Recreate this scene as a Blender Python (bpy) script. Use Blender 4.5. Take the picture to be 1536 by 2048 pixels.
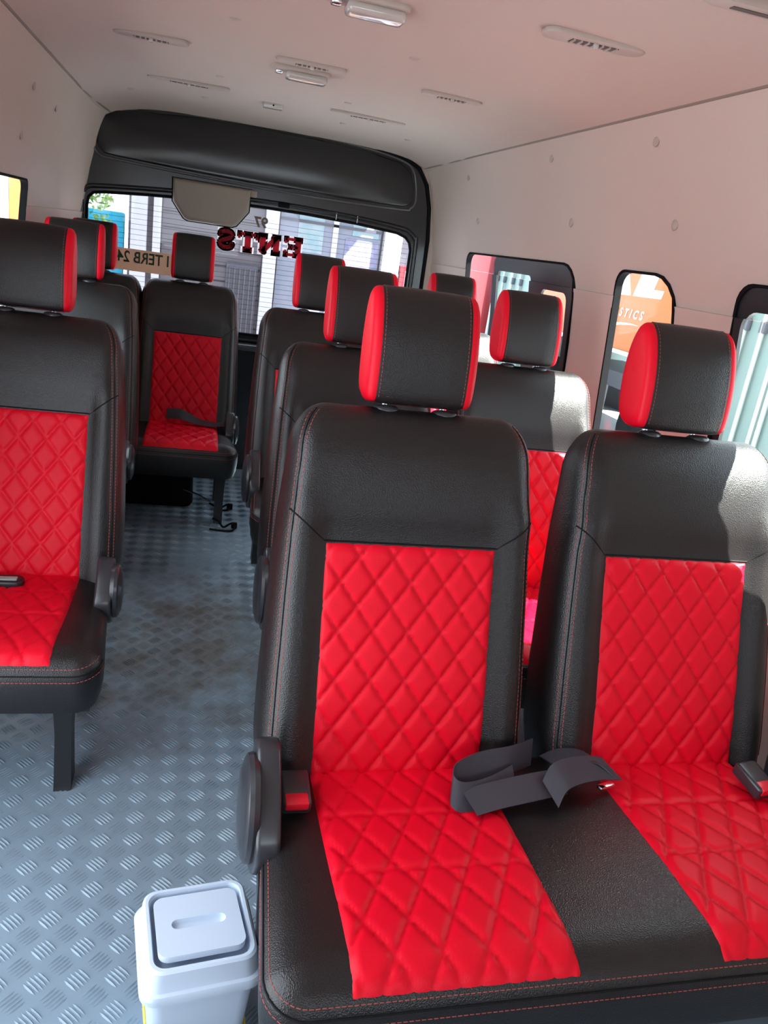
import bpy, bmesh, math, random
from mathutils import Vector, Matrix
from mathutils.geometry import tessellate_polygon
random.seed(7)
scene = bpy.context.scene
COL = scene.collection
for o in list(bpy.data.objects):
    bpy.data.objects.remove(o)

# ------------------------------------------------------------------ camera
F, PX, PY, H = 1538.0, 768.0, 1024.0, 1.15
dy = Vector((405 - PX, 444 - PY, F)).normalized()
dx = Vector((6700 - PX, 1390 - PY, F)); dx = (dx - dy * dx.dot(dy)).normalized()
dn = dy.cross(dx)
if dn.y < 0: dn = -dn
up = -dn                                   # world axes in camera coords (right, down, forward)
CAMP = Vector((0, 0, H))
def camvec(c):                             # camera coords -> world
    return Vector((dx.dot(c), dy.dot(c), up.dot(c)))
cr, cd, cf = camvec(Vector((1, 0, 0))), camvec(Vector((0, 1, 0))), camvec(Vector((0, 0, 1)))
cam_data = bpy.data.cameras.new('camera')
cam = bpy.data.objects.new('camera', cam_data); COL.objects.link(cam)
M = Matrix.Identity(4)
for i, v in enumerate((cr, -cd, -cf)):
    for j in range(3): M[j][i] = v[j]
M.translation = CAMP
cam.matrix_world = M
cam_data.sensor_fit = 'HORIZONTAL'; cam_data.sensor_width = 36.0
cam_data.lens = 36.0 * F / 1536.0
cam_data.clip_start = 0.02; cam_data.clip_end = 200
scene.camera = cam
def px(u, v, axis, val):                   # photo pixel -> point on a plane of the place
    d = camvec(Vector((u - PX, v - PY, F)))
    t = (val - CAMP[axis]) / d[axis]
    return CAMP + d * t

# ------------------------------------------------------------------ light
world = bpy.data.worlds.new('sky'); scene.world = world
world.use_nodes = True
bg = world.node_tree.nodes['Background']
bg.inputs['Color'].default_value = (0.80, 0.90, 1.0, 1)
bg.inputs['Strength'].default_value = 2.2
sun_d = bpy.data.lights.new('sun', 'SUN'); sun_d.energy = 22.0; sun_d.angle = 0.009
sun_d.color = (1.0, 0.95, 0.88)
sun = bpy.data.objects.new('sun', sun_d); COL.objects.link(sun)
sun.rotation_euler = Vector((-0.55, 0.33, -0.80)).to_track_quat('-Z', 'Y').to_euler()
vs = scene.view_settings
vs.view_transform = 'Standard'; vs.look = 'None'; vs.gamma = 1.0; vs.use_curve_mapping = False
vs.exposure = 1.35

# ------------------------------------------------------------------ materials
MATS = {}
def mat(name, col, rough=0.5, spec=0.5, metal=0.0, bump=None, noise=None, coat=0.0, sheen=0.0):
    m = bpy.data.materials.new(name); m.use_nodes = True
    nt = m.node_tree; p = nt.nodes['Principled BSDF']
    p.inputs['Base Color'].default_value = (*col, 1)
    p.inputs['Roughness'].default_value = rough
    p.inputs['Specular IOR Level'].default_value = spec
    p.inputs['Metallic'].default_value = metal
    p.inputs['Coat Weight'].default_value = coat
    tc = nt.nodes.new('ShaderNodeTexCoord')
    if noise:                                  # (scale, second colour): mottled wear
        n = nt.nodes.new('ShaderNodeTexNoise'); n.inputs['Scale'].default_value = noise[0]
        n.inputs['Detail'].default_value = 5
        nt.links.new(tc.outputs['Object'], n.inputs['Vector'])
        mx = nt.nodes.new('ShaderNodeMix'); mx.data_type = 'RGBA'
        mx.inputs[6].default_value = (*col, 1); mx.inputs[7].default_value = (*noise[1], 1)
        nt.links.new(n.outputs['Fac'], mx.inputs[0])
        nt.links.new(mx.outputs[2], p.inputs['Base Color'])
    if bump:                                   # (kind, scale, strength, distance)
        if bump[0] == 'vor':
            t = nt.nodes.new('ShaderNodeTexVoronoi'); t.inputs['Scale'].default_value = bump[1]
            out = t.outputs['Distance']
        elif bump[0] == 'wave':
            t = nt.nodes.new('ShaderNodeTexWave'); t.inputs['Scale'].default_value = bump[1]
            out = t.outputs['Fac']
        else:
            t = nt.nodes.new('ShaderNodeTexNoise'); t.inputs['Scale'].default_value = bump[1]
            t.inputs['Detail'].default_value = 4
            out = t.outputs['Fac']
        nt.links.new(tc.outputs['Object'], t.inputs['Vector'])
        b = nt.nodes.new('ShaderNodeBump'); b.inputs['Strength'].default_value = bump[2]
        b.inputs['Distance'].default_value = bump[3]
        nt.links.new(out, b.inputs['Height']); nt.links.new(b.outputs['Normal'], p.inputs['Normal'])
    MATS[name] = m
    return m
mat('leather_black', (0.011, 0.0095, 0.010), 0.33, 0.5, bump=('vor', 520, 0.35, 0.0012))
mat('leather_red', (0.78, 0.002, 0.020), 0.45, 0.22, bump=('vor', 520, 0.15, 0.0008))
mat('thread_red', (0.36, 0.09, 0.08), 0.7, 0.2)
mat('thread_quilt', (0.42, 0.004, 0.015), 0.7, 0.2)
mat('seam_dark', (0.006, 0.006, 0.007), 0.7, 0.2)
mat('plastic_black', (0.014, 0.014, 0.017), 0.35, 0.5)
mat('plastic_satin', (0.030, 0.030, 0.036), 0.28, 0.6)
mat('webbing', (0.045, 0.042, 0.055), 0.5, 0.4, bump=('wave', 420, 0.4, 0.0006))
mat('button_red', (0.75, 0.01, 0.03), 0.3, 0.5)
mat('metal_black', (0.010, 0.010, 0.012), 0.4, 0.5)
mat('chrome', (0.75, 0.75, 0.76), 0.18, 0.5, metal=1.0)
mat('trim_beige', (0.57, 0.465, 0.41), 0.50, 0.40, bump=('noise', 260, 0.12, 0.002))
mat('headliner', (0.55, 0.46, 0.41), 0.75, 0.2, bump=('noise', 420, 0.25, 0.002))
mat('vent_beige', (0.44, 0.365, 0.325), 0.45, 0.4)
mat('vent_dark', (0.10, 0.08, 0.075), 0.6, 0.3)
mat('lamp_lens', (0.48, 0.44, 0.41), 0.12, 0.6, coat=0.6)
mat('tailgate', (0.012, 0.0125, 0.014), 0.20, 0.5, bump=('noise', 90, 0.05, 0.002))
mat('ridge_grey', (0.075, 0.075, 0.08), 0.22, 0.6)
mat('rubber', (0.006, 0.006, 0.007), 0.75, 0.1)
mat('cover_taupe', (0.24, 0.20, 0.165), 0.5, 0.4)
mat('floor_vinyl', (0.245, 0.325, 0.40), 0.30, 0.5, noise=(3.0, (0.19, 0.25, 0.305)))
mat('bin_blue', (0.60, 0.70, 0.84), 0.35, 0.5)
mat('bin_shadow', (0.10, 0.13, 0.22), 0.5, 0.3)
mat('yellow_bag', (0.75, 0.62, 0.10), 0.5, 0.3)
mat('sticker_red', (0.42, 0.008, 0.02), 0.5, 0.3)
mat('sticker_white', (0.75, 0.72, 0.70), 0.6, 0.3)
mat('sticker_grey', (0.22, 0.16, 0.14), 0.6, 0.3)
mat('paper_tan', (0.62, 0.47, 0.36), 0.7, 0.2)
mat('ink_green', (0.02, 0.07, 0.04), 0.6, 0.3)
mat('wire_dark', (0.05, 0.04, 0.04), 0.6, 0.3)
mat('concrete', (0.30, 0.31, 0.325), 0.9, 0.2, noise=(1.3, (0.24, 0.26, 0.28)))
mat('truck_orange', (0.42, 0.125, 0.035), 0.45, 0.4)
mat('truck_white', (0.60, 0.62, 0.65), 0.45, 0.4)
mat('container_teal', (0.22, 0.30, 0.285), 0.5, 0.4, noise=(2.0, (0.18, 0.25, 0.24)))
mat('rod_grey', (0.36, 0.42, 0.40), 0.4, 0.5)
mat('lorry_red', (0.36, 0.03, 0.04), 0.45, 0.4)
mat('facade_grey', (0.17, 0.15, 0.165), 0.8, 0.2, noise=(2.5, (0.13, 0.12, 0.125)))
mat('facade_white', (0.62, 0.62, 0.66), 0.7, 0.2)
mat('facade_dark', (0.10, 0.10, 0.12), 0.5, 0.4)
mat('shop_glass', (0.16, 0.20, 0.26), 0.15, 0.6, noise=(5.0, (0.30, 0.30, 0.36)))
mat('poster_blue', (0.10, 0.15, 0.30), 0.5, 0.3, noise=(14.0, (0.45, 0.40, 0.50)))
mat('poster_teal', (0.15, 0.38, 0.42), 0.5, 0.3, noise=(12.0, (0.5, 0.5, 0.5)))
mat('tarp_blue', (0.03, 0.42, 0.62), 0.5, 0.3)
mat('leaf', (0.10, 0.28, 0.05), 0.6, 0.3)
mat('leaf_light', (0.30, 0.48, 0.14), 0.6, 0.3)
mat('bark', (0.16, 0.11, 0.07), 0.9, 0.2)
mat('brick_tan', (0.52, 0.30, 0.16), 0.85, 0.2)
def glass(name, tint, gl):
    m = bpy.data.materials.new(name); m.use_nodes = True
    nt = m.node_tree; nt.nodes.clear()
    out = nt.nodes.new('ShaderNodeOutputMaterial')
    tr = nt.nodes.new('ShaderNodeBsdfTransparent'); tr.inputs[0].default_value = (*tint, 1)
    g = nt.nodes.new('ShaderNodeBsdfGlossy'); g.inputs['Roughness'].default_value = 0.02
    lw = nt.nodes.new('ShaderNodeLayerWeight'); lw.inputs['Blend'].default_value = 0.5
    pw = nt.nodes.new('ShaderNodeMath'); pw.operation = 'POWER'; pw.inputs[1].default_value = 5.0
    nt.links.new(lw.outputs['Facing'], pw.inputs[0])
    fr = nt.nodes.new('ShaderNodeMath'); fr.operation = 'MULTIPLY_ADD'; fr.inputs[1].default_value = gl; fr.inputs[2].default_value = 0.02
    nt.links.new(pw.outputs[0], fr.inputs[0])
    mx = nt.nodes.new('ShaderNodeMixShader')
    nt.links.new(fr.outputs[0], mx.inputs[0]); nt.links.new(tr.outputs[0], mx.inputs[1])
    nt.links.new(g.outputs[0], mx.inputs[2]); nt.links.new(mx.outputs[0], out.inputs[0])
    MATS[name] = m
glass('pane', (0.93, 0.96, 0.95), 0.14)
glass('pane_rear', (0.72, 0.72, 0.75), 0.14)

def translucent(name, fac):                # thin vinyl or paper that lets daylight through
    nt = MATS[name].node_tree; p = nt.nodes['Principled BSDF']
    out = [n for n in nt.nodes if n.type == 'OUTPUT_MATERIAL'][0]
    tl = nt.nodes.new('ShaderNodeBsdfTranslucent'); tl.inputs[0].default_value = p.inputs['Base Color'].default_value
    mx = nt.nodes.new('ShaderNodeMixShader'); mx.inputs[0].default_value = fac
    nt.links.new(p.outputs[0], mx.inputs[1]); nt.links.new(tl.outputs[0], mx.inputs[2]); nt.links.new(mx.outputs[0], out.inputs[0])
for n_, f_ in (('sticker_white', 0.6), ('sticker_red', 0.5), ('paper_tan', 0.5), ('sticker_grey', 0.4)): translucent(n_, f_)

# ------------------------------------------------------------------ helpers
def mk(name, verts, faces, smooth=None):
    me = bpy.data.meshes.new(name); me.from_pydata([tuple(v) for v in verts], [], faces); me.update()
    bm = bmesh.new(); bm.from_mesh(me); bmesh.ops.recalc_face_normals(bm, faces=bm.faces[:]); bm.to_mesh(me); bm.free()
    if smooth:
        me.polygons.foreach_set('use_smooth', [True] * len(me.polygons))
        if smooth < 180: me.set_sharp_from_angle(angle=math.radians(smooth))
    return me
def frombm(name, bm, smooth=None):
    bmesh.ops.recalc_face_normals(bm, faces=bm.faces[:])
    me = bpy.data.meshes.new(name); bm.to_mesh(me); bm.free()
    if smooth:
        me.polygons.foreach_set('use_smooth', [True] * len(me.polygons))
        if smooth < 180: me.set_sharp_from_angle(angle=math.radians(smooth))
    return me
def obj(name, me, m, parent=None, loc=(0, 0, 0), rot=(0, 0, 0), scale=(1, 1, 1), label=None, kind=None):
    if m is not None and not me.materials: me.materials.append(MATS[m])
    o = bpy.data.objects.new(name, me); COL.objects.link(o)
    o.location = loc; o.rotation_euler = rot; o.scale = scale
    if parent: o.parent = parent
    if label: o['label'] = label
    if kind: o['kind'] = kind
    return o
def tag(o, label, cat, group=None, kind=None):
    o['label'] = label; o['category'] = cat
    if group: o['group'] = group
    if kind: o['kind'] = kind
    return o
def empty(name, loc, label, cat, group=None):
    o = bpy.data.objects.new(name, None); COL.objects.link(o); o.location = loc
    o.empty_display_size = 0.05
    return tag(o, label, cat, group)
def lerp(tab, x):
    if x <= tab[0][0]: return tab[0][1]
    for (a, b), (c, d) in zip(tab, tab[1:]):
        if x <= c: return b + (d - b) * (x - a) / (c - a)
    return tab[-1][1]
def sm(a, b, x):
    t = max(0, min(1, (x - a) / (b - a))); return t * t * (3 - 2 * t)
def loft(name, rings, cap=True, closed=True, smooth=60):
    n = len(rings[0]); V = [p for r in rings for p in r]; Fc = []
    for i in range(len(rings) - 1):
        for j in range(n if closed else n - 1):
            k = (j + 1) % n
            Fc.append((i * n + j, i * n + k, (i + 1) * n + k, (i + 1) * n + j))
    if cap:
        Fc.append(tuple(range(n))); Fc.append(tuple((len(rings) - 1) * n + j for j in range(n)))
    return mk(name, V, Fc, smooth)
def box(name, c, s, bev=0.0, seg=2, smooth=40):
    bm = bmesh.new(); bmesh.ops.create_cube(bm, size=1)
    for v in bm.verts: v.co = Vector((v.co.x * s[0] + c[0], v.co.y * s[1] + c[1], v.co.z * s[2] + c[2]))
    if bev: bmesh.ops.bevel(bm, geom=bm.edges[:], offset=bev, segments=seg, profile=0.5, affect='EDGES')
    return frombm(name, bm, smooth if bev else None)
def prism(name, pts, depth, plane='yz', bev=0.0, seg=2, at=0.0, smooth=40):
    """outline extruded: plane 'yz' along +x, 'xz' along +y, 'xy' along +z"""
    def P(a, b, d):
        return {'yz': (d, a, b), 'xz': (a, d, b), 'xy': (a, b, d)}[plane]
    bm = bmesh.new()
    f0 = bm.faces.new([bm.verts.new(P(a, b, at)) for a, b in pts])
    r = bmesh.ops.extrude_face_region(bm, geom=[f0])
    d = Vector(P(0, 0, depth)) if plane != 'xz' else Vector((0, depth, 0))
    bmesh.ops.translate(bm, verts=[e for e in r['geom'] if isinstance(e, bmesh.types.BMVert)], vec=d)
    if bev:
        cap = [e for e in bm.edges if len(e.link_faces) == 2 and any(len(f.verts) > 4 for f in e.link_faces)] or bm.edges[:]
        bmesh.ops.bevel(bm, geom=cap, offset=bev, segments=seg, profile=0.5, affect='EDGES')
    return frombm(name, bm, smooth)
def tube(name, pts, r, seg=8, closed=False, smooth=80):
    pts = [Vector(p) for p in pts]; rings = []; n = len(pts); up0 = None
    for i, p in enumerate(pts):
        a = pts[i - 1] if (i or closed) else p
        b = pts[(i + 1) % n] if (i < n - 1 or closed) else p
        t = (b - a).normalized()
        if up0 is None:
            up0 = Vector((0, 0, 1)) if abs(t.z) < 0.9 else Vector((1, 0, 0))
        s = t.cross(up0).normalized(); up0 = s.cross(t).normalized()
        rr = r[i] if isinstance(r, (list, tuple)) else r
        rings.append([p + s * (rr * math.cos(k * 2 * math.pi / seg)) + up0 * (rr * math.sin(k * 2 * math.pi / seg)) for k in range(seg)])
    if closed:
        V = [p for q in rings for p in q]; Fc = []
        for i in range(n):
            for j in range(seg):
                k = (j + 1) % seg; i2 = (i + 1) % n
                Fc.append((i * seg + j, i * seg + k, i2 * seg + k, i2 * seg + j))
        return mk(name, V, Fc, smooth)
    return loft(name, rings, True, True, smooth)
def spline(pts, n, closed=False):
    P = [Vector(p) for p in pts]; out = []; m = len(P)
    segs = m if closed else m - 1
    for i in range(segs):
        g = lambda k: P[k % m] if closed else P[max(0, min(m - 1, k))]
        p0, p1, p2, p3 = g(i - 1), g(i), g(i + 1), g(i + 2)
        for k in range(n):
            t = k / n
            out.append(0.5 * (2 * p1 + (p2 - p0) * t + (2 * p0 - 5 * p1 + 4 * p2 - p3) * t * t + (3 * p1 - p0 - 3 * p2 + p3) * t ** 3))
    if not closed: out.append(P[-1])
    return out
def rrect(x0, x1, y0, y1, r, n=5):
    if not isinstance(r, (tuple, list)): r = (r,) * 4      # corners: (x1,y1) (x0,y1) (x0,y0) (x1,y0)
    out = []
    for (cx, cy, a0), rr in zip(((x1, y1, 0), (x0, y1, 90), (x0, y0, 180), (x1, y0, 270)), r):
        sx = 1 if cx == x1 else -1; sy = 1 if cy == y1 else -1
        for k in range(n + 1):
            a = math.radians(a0 + 90 * k / n)
            out.append((cx - sx * rr + rr * math.cos(a), cy - sy * rr + rr * math.sin(a)))
    return out
def sheet(name, outer, holes, mapf, cuts_a=(), cuts_b=(), thick=0.0, out=(0, 0, 1), smooth=50):
    """flat sheet with holes in (a,b), cut along a/b levels, bent by mapf(a,b)->xyz, thickened along the normal"""
    loops = [[Vector((a, b, 0)) for a, b in L] for L in [outer] + list(holes)]
    tris = tessellate_polygon(loops); V = [v for L in loops for v in L]
    bm = bmesh.new(); bv = [bm.verts.new(v) for v in V]
    for t in tris:
        try: bm.faces.new([bv[i] for i in t])
        except ValueError: pass
    for ax, cuts in ((0, cuts_a), (1, cuts_b)):
        for c in cuts:
            no = Vector((1, 0, 0)) if ax == 0 else Vector((0, 1, 0))
            bmesh.ops.bisect_plane(bm, geom=bm.verts[:] + bm.edges[:] + bm.faces[:], plane_co=no * c, plane_no=no, dist=1e-6)
    for v in bm.verts: v.co = Vector(mapf(v.co.x, v.co.y))
    bmesh.ops.recalc_face_normals(bm, faces=bm.faces[:])
    if thick:
        r = bmesh.ops.extrude_face_region(bm, geom=bm.faces[:], use_keep_orig=True)
        bmesh.ops.translate(bm, verts=[q for q in r['geom'] if isinstance(q, bmesh.types.BMVert)], vec=Vector(out) * thick)
    return frombm(name, bm, smooth)
def text_mesh(body, size, shear=0.0, bold=0.0, spacing=1.0, align='LEFT'):
    c = bpy.data.curves.new('txt', 'FONT'); c.body = body; c.size = size; c.shear = shear; c.offset = bold
    c.space_character = spacing; c.align_x = align; c.extrude = 0.0008
    o = bpy.data.objects.new('txt', c); COL.objects.link(o)
    dg = bpy.context.evaluated_depsgraph_get(); dg.update()
    me = bpy.data.meshes.new_from_object(o.evaluated_get(dg))
    bpy.data.objects.remove(o); bpy.data.curves.remove(c)
    return me
def stitches(name, line, normal_f, w=0.0012, ln=0.005, gap=0.0022, lift=0.0006):
    """short thread dashes along a polyline"""
    V, Fc = [], []
    L = [Vector(p) for p in line]; acc = 0.0
    d = [0.0]
    for a, b in zip(L, L[1:]): d.append(d[-1] + (b - a).length)
    def at(s):
        for i in range(len(L) - 1):
            if s <= d[i + 1] or i == len(L) - 2:
                t = (s - d[i]) / max(1e-9, d[i + 1] - d[i]); return L[i].lerp(L[i + 1], t)
    s = 0.0
    while s + ln < d[-1]:
        a, b = at(s), at(s + ln); m_ = (a + b) / 2
        N = Vector(normal_f(m_)).normalized(); t = (b - a).normalized(); q = t.cross(N).normalized()
        k = len(V)
        for p, hh in ((a, 0), (m_, lift), (b, 0)):
            V += [p + q * w / 2 - N * 0.0004, p + N * (lift * 0.6 + hh), p - q * w / 2 - N * 0.0004]
        for i in (0, 3):
            Fc += [(k + i, k + i + 1, k + i + 4, k + i + 3), (k + i + 1, k + i + 2, k + i + 5, k + i + 4)]
        s += ln + gap
    return mk(name, V, Fc, 180)

# ------------------------------------------------------------------ van shell
CX = 0.295                                   # centre line of the van
def xr(z): return lerp([(-0.1, 1.225), (0.0, 1.225), (0.5, 1.222), (0.74, 1.205), (0.95, 1.19), (1.12, 1.168), (1.19, 1.158), (1.3, 1.14), (1.42, 1.112), (1.5, 1.085), (1.57, 1.055)], z)
def corner(y): return 0.075 * max(0, (y - 3.42) / 0.40) ** 2
def wall_map(side):
    def f(y, z):
        # lower trim stands a little proud of the upper trim at the seam
        x = xr(z) - corner(y) - (0.006 if z < 1.118 else 0.0)
        return (x, y, z) if side > 0 else (2 * CX - x, y, z)
    return f
ZC = [0.3, 0.5, 0.74, 0.85, 0.95, 1.05, 1.1175, 1.1185, 1.19, 1.25, 1.3, 1.36, 1.42, 1.46, 1.5, 1.54]
YC = [0.2 * k for k in range(-6, 18)] + [3.5, 3.58, 3.64, 3.7, 3.76]
winA = rrect(2.365, 3.475, 0.66, 1.19, (0.05, 0.10, 0.06, 0.06))
winB = rrect(1.785, 2.11, 0.60, 1.19, (0.05, 0.12, 0.05, 0.05))
winC = rrect(1.00, 1.56, 0.66, 1.19, (0.05, 0.05, 0.05, 0.05))  # shortened at its unseen front edge to keep sun off the seat panel
doorway = rrect(0.12, 1.22, 0.02, 1.46, 0.06)
winL = rrect(1.95, 2.965, 0.66, 1.20, (0.045, 0.045, 0.05, 0.05))
wr = obj('wall_right', sheet('wall_right', [(-1.4, 0), (3.82, 0), (3.82, 1.565), (-1.4, 1.565)], [winA, winB, winC], wall_map(1), YC, ZC, 0.016, (1, 0, 0)), 'trim_beige')
tag(wr, 'pinkish beige trim panel wall with rounded side windows on the right', 'wall', kind='structure')
wl = obj('wall_left', sheet('wall_left', [(-1.4, 0), (3.82, 0), (3.82, 1.565), (-1.4, 1.565)], [winL, doorway], wall_map(-1), YC, ZC, 0.016, (-1, 0, 0)), 'trim_beige')
tag(wl, 'greyish beige trim panel wall with one window on the left', 'wall', kind='structure')
def ceil_z(x, y):
    s = abs((x - CX) / 0.77)
    return 1.612 - 0.012 * s ** 2 - 0.045 * s ** 7 - 0.035 * max(0, (y - 3.3) / 0.52) ** 2
nx, ny = 40, 58; V = []; Fc = []
for j in range(ny + 1):
    y = -1.42 + 5.27 * j / ny
    for i in range(nx + 1):
        s = -1 + 2 * i / nx; s = math.copysign(abs(s) ** 0.8, s)
        x = CX + 0.785 * s - s * corner(y) * 0.9
        V.append((x, y, ceil_z(CX + 0.785 * s, y)))
for j in range(ny):
    for i in range(nx):
        a = j * (nx + 1) + i; Fc.append((a, a + 1, a + nx + 2, a + nx + 1))
cme = mk('ceiling', V, Fc, 180)
bm = bmesh.new(); bm.from_mesh(cme); bmesh.ops.solidify(bm, geom=bm.faces[:], thickness=-0.03)
ce = obj('ceiling', frombm('ceiling', bm, 60), 'headliner')
tag(ce, 'pale pinkish beige fabric headliner over the whole cabin', 'ceiling', kind='structure')
for i, sd in enumerate((1, -1)):
    pts = []
    for k in range(30):
        y = -1.38 + 5.18 * k / 29
        x = xr(1.557) - corner(y) - 0.001
        pts.append((x if sd > 0 else 2 * CX - x, y, 1.5585 - 0.03 * max(0, (y - 3.4) / 0.42) ** 2))
    t = obj('trim_%d' % (i + 1), tube('trim', pts, 0.0045, 6), 'vent_dark' if False else 'cover_taupe')
    tag(t, 'thin dark seam cord between headliner and %s wall' % ('right' if sd > 0 else 'left'), 'trim', kind='structure')

wf_ = obj('wall_front', sheet('wall_front', [(-0.68, 0), (1.27, 0), (1.27, 1.62), (-0.68, 1.62)], [rrect(-0.45, 1.04, 0.85, 1.38, 0.1)], lambda a, b: (a, -1.41, b), (), (), 0.03, (0, -1, 0)), 'plastic_black')  # unseen front end, added with a reduced opening to cut frontal light
tag(wf_, 'unseen dark front wall added to limit light, with the windscreen opening', 'wall', kind='structure')
# floor with tread ribs
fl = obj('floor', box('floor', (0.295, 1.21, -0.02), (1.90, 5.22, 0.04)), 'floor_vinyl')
tag(fl, 'blue grey vinyl floor with raised five bar tread pattern', 'floor', kind='structure')
def floor_dirt_and_shade():  # brown stains; shade between the seat rows is put into this colour too
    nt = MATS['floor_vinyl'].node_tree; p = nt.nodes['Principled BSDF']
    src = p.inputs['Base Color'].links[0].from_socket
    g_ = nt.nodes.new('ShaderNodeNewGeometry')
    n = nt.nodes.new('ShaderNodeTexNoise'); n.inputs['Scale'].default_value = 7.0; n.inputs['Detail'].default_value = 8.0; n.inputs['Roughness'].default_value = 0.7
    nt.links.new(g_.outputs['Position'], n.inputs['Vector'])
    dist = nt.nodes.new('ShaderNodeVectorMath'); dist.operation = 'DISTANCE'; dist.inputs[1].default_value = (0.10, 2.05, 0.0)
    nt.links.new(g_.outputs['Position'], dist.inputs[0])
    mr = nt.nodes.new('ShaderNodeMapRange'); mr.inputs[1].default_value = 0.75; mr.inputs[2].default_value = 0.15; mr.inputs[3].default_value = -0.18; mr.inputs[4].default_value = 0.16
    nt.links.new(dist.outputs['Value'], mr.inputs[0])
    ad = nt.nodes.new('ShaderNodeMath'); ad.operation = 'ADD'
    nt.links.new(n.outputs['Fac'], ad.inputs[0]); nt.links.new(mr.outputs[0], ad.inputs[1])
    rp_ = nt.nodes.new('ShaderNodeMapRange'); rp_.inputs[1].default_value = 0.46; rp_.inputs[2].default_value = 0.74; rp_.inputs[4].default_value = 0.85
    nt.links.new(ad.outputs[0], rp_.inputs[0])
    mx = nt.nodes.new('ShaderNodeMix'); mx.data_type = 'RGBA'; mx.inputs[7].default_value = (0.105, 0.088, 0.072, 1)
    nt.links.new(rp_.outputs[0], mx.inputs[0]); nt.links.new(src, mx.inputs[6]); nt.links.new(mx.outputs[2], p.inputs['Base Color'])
floor_dirt_and_shade()
V, Fc = [], []
def rib(cx, cy, ang, ln, w, h):
    c, s = math.cos(ang), math.sin(ang); k = len(V)
    for t, ww, hh in ((-0.5, 0, 0), (-0.22, 0.9, 0.9), (0.22, 0.9, 0.9), (0.5, 0, 0)):
        for q, z in ((-0.5 * ww, 0), (0, h * hh), (0.5 * ww, 0)):
            lx, ly = t * ln, q * w
            V.append((cx + lx * c - ly * s, cy + lx * s + ly * c, z + 0.0002))
    for i in range(3):
        a = k + 3 * i
        Fc.extend([(a, a + 1, a + 4, a + 3), (a + 1, a + 2, a + 5, a + 4)])
P = 0.060
for i in range(-14, 16):
    for j in range(9, 62):
        for half in (0, 1):
            gx, gy = (i + 0.5 * half) * P, (j + 0.5 * half) * P
            if gx > 0.62 and gy > 1.0 or gx < -0.62 or gx > 1.1: continue
            ang = math.radians(-45 if half == 0 else 45); hh = 0.0030 if half == 0 else 0.0016
            for k in range(-2, 3):
                off = k * 0.0066
                rib(gx - off * math.sin(ang), gy + off * math.cos(ang), ang, 0.036 - 0.003 * abs(k), 0.0046, hh)
obj('tread_ribs', mk('tread_ribs', V, Fc, 30), 'floor_vinyl', fl, kind='stuff', label='raised lens shaped tread bars')

# tailgate
YD = 3.80
top_arch = [(1.058, 0.0), (1.060, 0.9), (1.056, 1.22), (1.040, 1.36), (1.012, 1.46), (0.965, 1.525), (0.89, 1.562), (0.70, 1.588), (0.45, 1.600), (0.20, 1.603), (-0.05, 1.598), (-0.25, 1.585), (-0.36, 1.57), (-0.435, 1.54), (-0.485, 1.48), (-0.508, 1.38), (-0.520, 1.22), (-0.526, 0.9), (-0.526, 0.0)]
rw = [(0.978, 0.70), (0.978, 1.16), (0.968, 1.195), (0.945, 1.218), (0.90, 1.232), (0.70, 1.245), (0.45, 1.252), (0.25, 1.252), (0.0, 1.245), (-0.25, 1.228), (-0.42, 1.213), (-0.465, 1.205), (-0.485, 1.185), (-0.492, 1.15), (-0.492, 0.70), (-0.47, 0.675), (0.955, 0.675)]
dmap = lambda a, b: (a, YD + 0.03 * max(0, (b - 1.2) / 0.4) ** 2 * 0, b)
tg = obj('door_1', sheet('tailgate', top_arch, [rw], dmap, (), (), 0.03, (0, 1, 0)), 'tailgate')
tag(tg, 'dark grey painted tailgate with arched top and wide rear window', 'door', kind='structure')
# pillars around the tailgate opening
def ringstrip(name, outer, inner, y0, y1, smooth=50):
    n = len(outer); V = [(a, y0, b) for a, b in outer] + [(a, y1, b) for a, b in inner]
    return mk(name, V, [(i, i + 1, n + i + 1, n + i) for i in range(n - 1)], smooth)
outer = []
for a, b in top_arch:
    d = Vector((a - 0.268, 0, b - 0.95)); k = 1.13
    outer.append((0.268 + (a - 0.268) * 1.20, b if b < 1.2 else 1.2 + (b - 1.2) * 1.18))
st = ringstrip('surround', outer, [(0.268 + (a - 0.268) * 1.004, b * 1.002) for a, b in top_arch], YD + 0.028, YD + 0.004)
so = obj('trim_3', st, 'trim_beige'); tag(so, 'beige pillar trim framing the tailgate opening', 'trim', kind='structure')
obj('seal', tube('seal', [(a, YD - 0.004, b) for a, b in top_arch], 0.009, 8), 'rubber', tg)
gt = [(x, z) for x, z in [(0.954, 1.40), (0.95, 1.375), (0.932, 1.358), (0.90, 1.350), (0.60, 1.343), (0.20, 1.345), (-0.10, 1.352), (-0.38, 1.363), (-0.425, 1.368), (-0.447, 1.385), (-0.455, 1.41), (-0.448, 1.47), (-0.425, 1.515), (-0.38, 1.54), (-0.25, 1.557), (-0.05, 1.570), (0.20, 1.575), (0.45, 1.572), (0.70, 1.560), (0.87, 1.537), (0.925, 1.505), (0.947, 1.45)]]
obj('embossed_panel', prism('embossed_panel', gt, -0.014, 'xz', 0.008, 3, YD + 0.002, 15), 'tailgate', tg)
obj('panel_groove', tube('panel_groove', [(a, YD - 0.001, b) for a, b in spline([(x, z, 0) for x, z in gt], 3, True) for a, b in [(a, b)]] if False else [(p.x, YD - 0.002, p.y) for p in spline([(0.268 + (x - 0.268) * 1.02, 1.46 + (z - 1.46) * 1.11, 0) for x, z in gt], 4, True)], 0.0055, 8, True), 'ridge_grey', tg)
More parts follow.
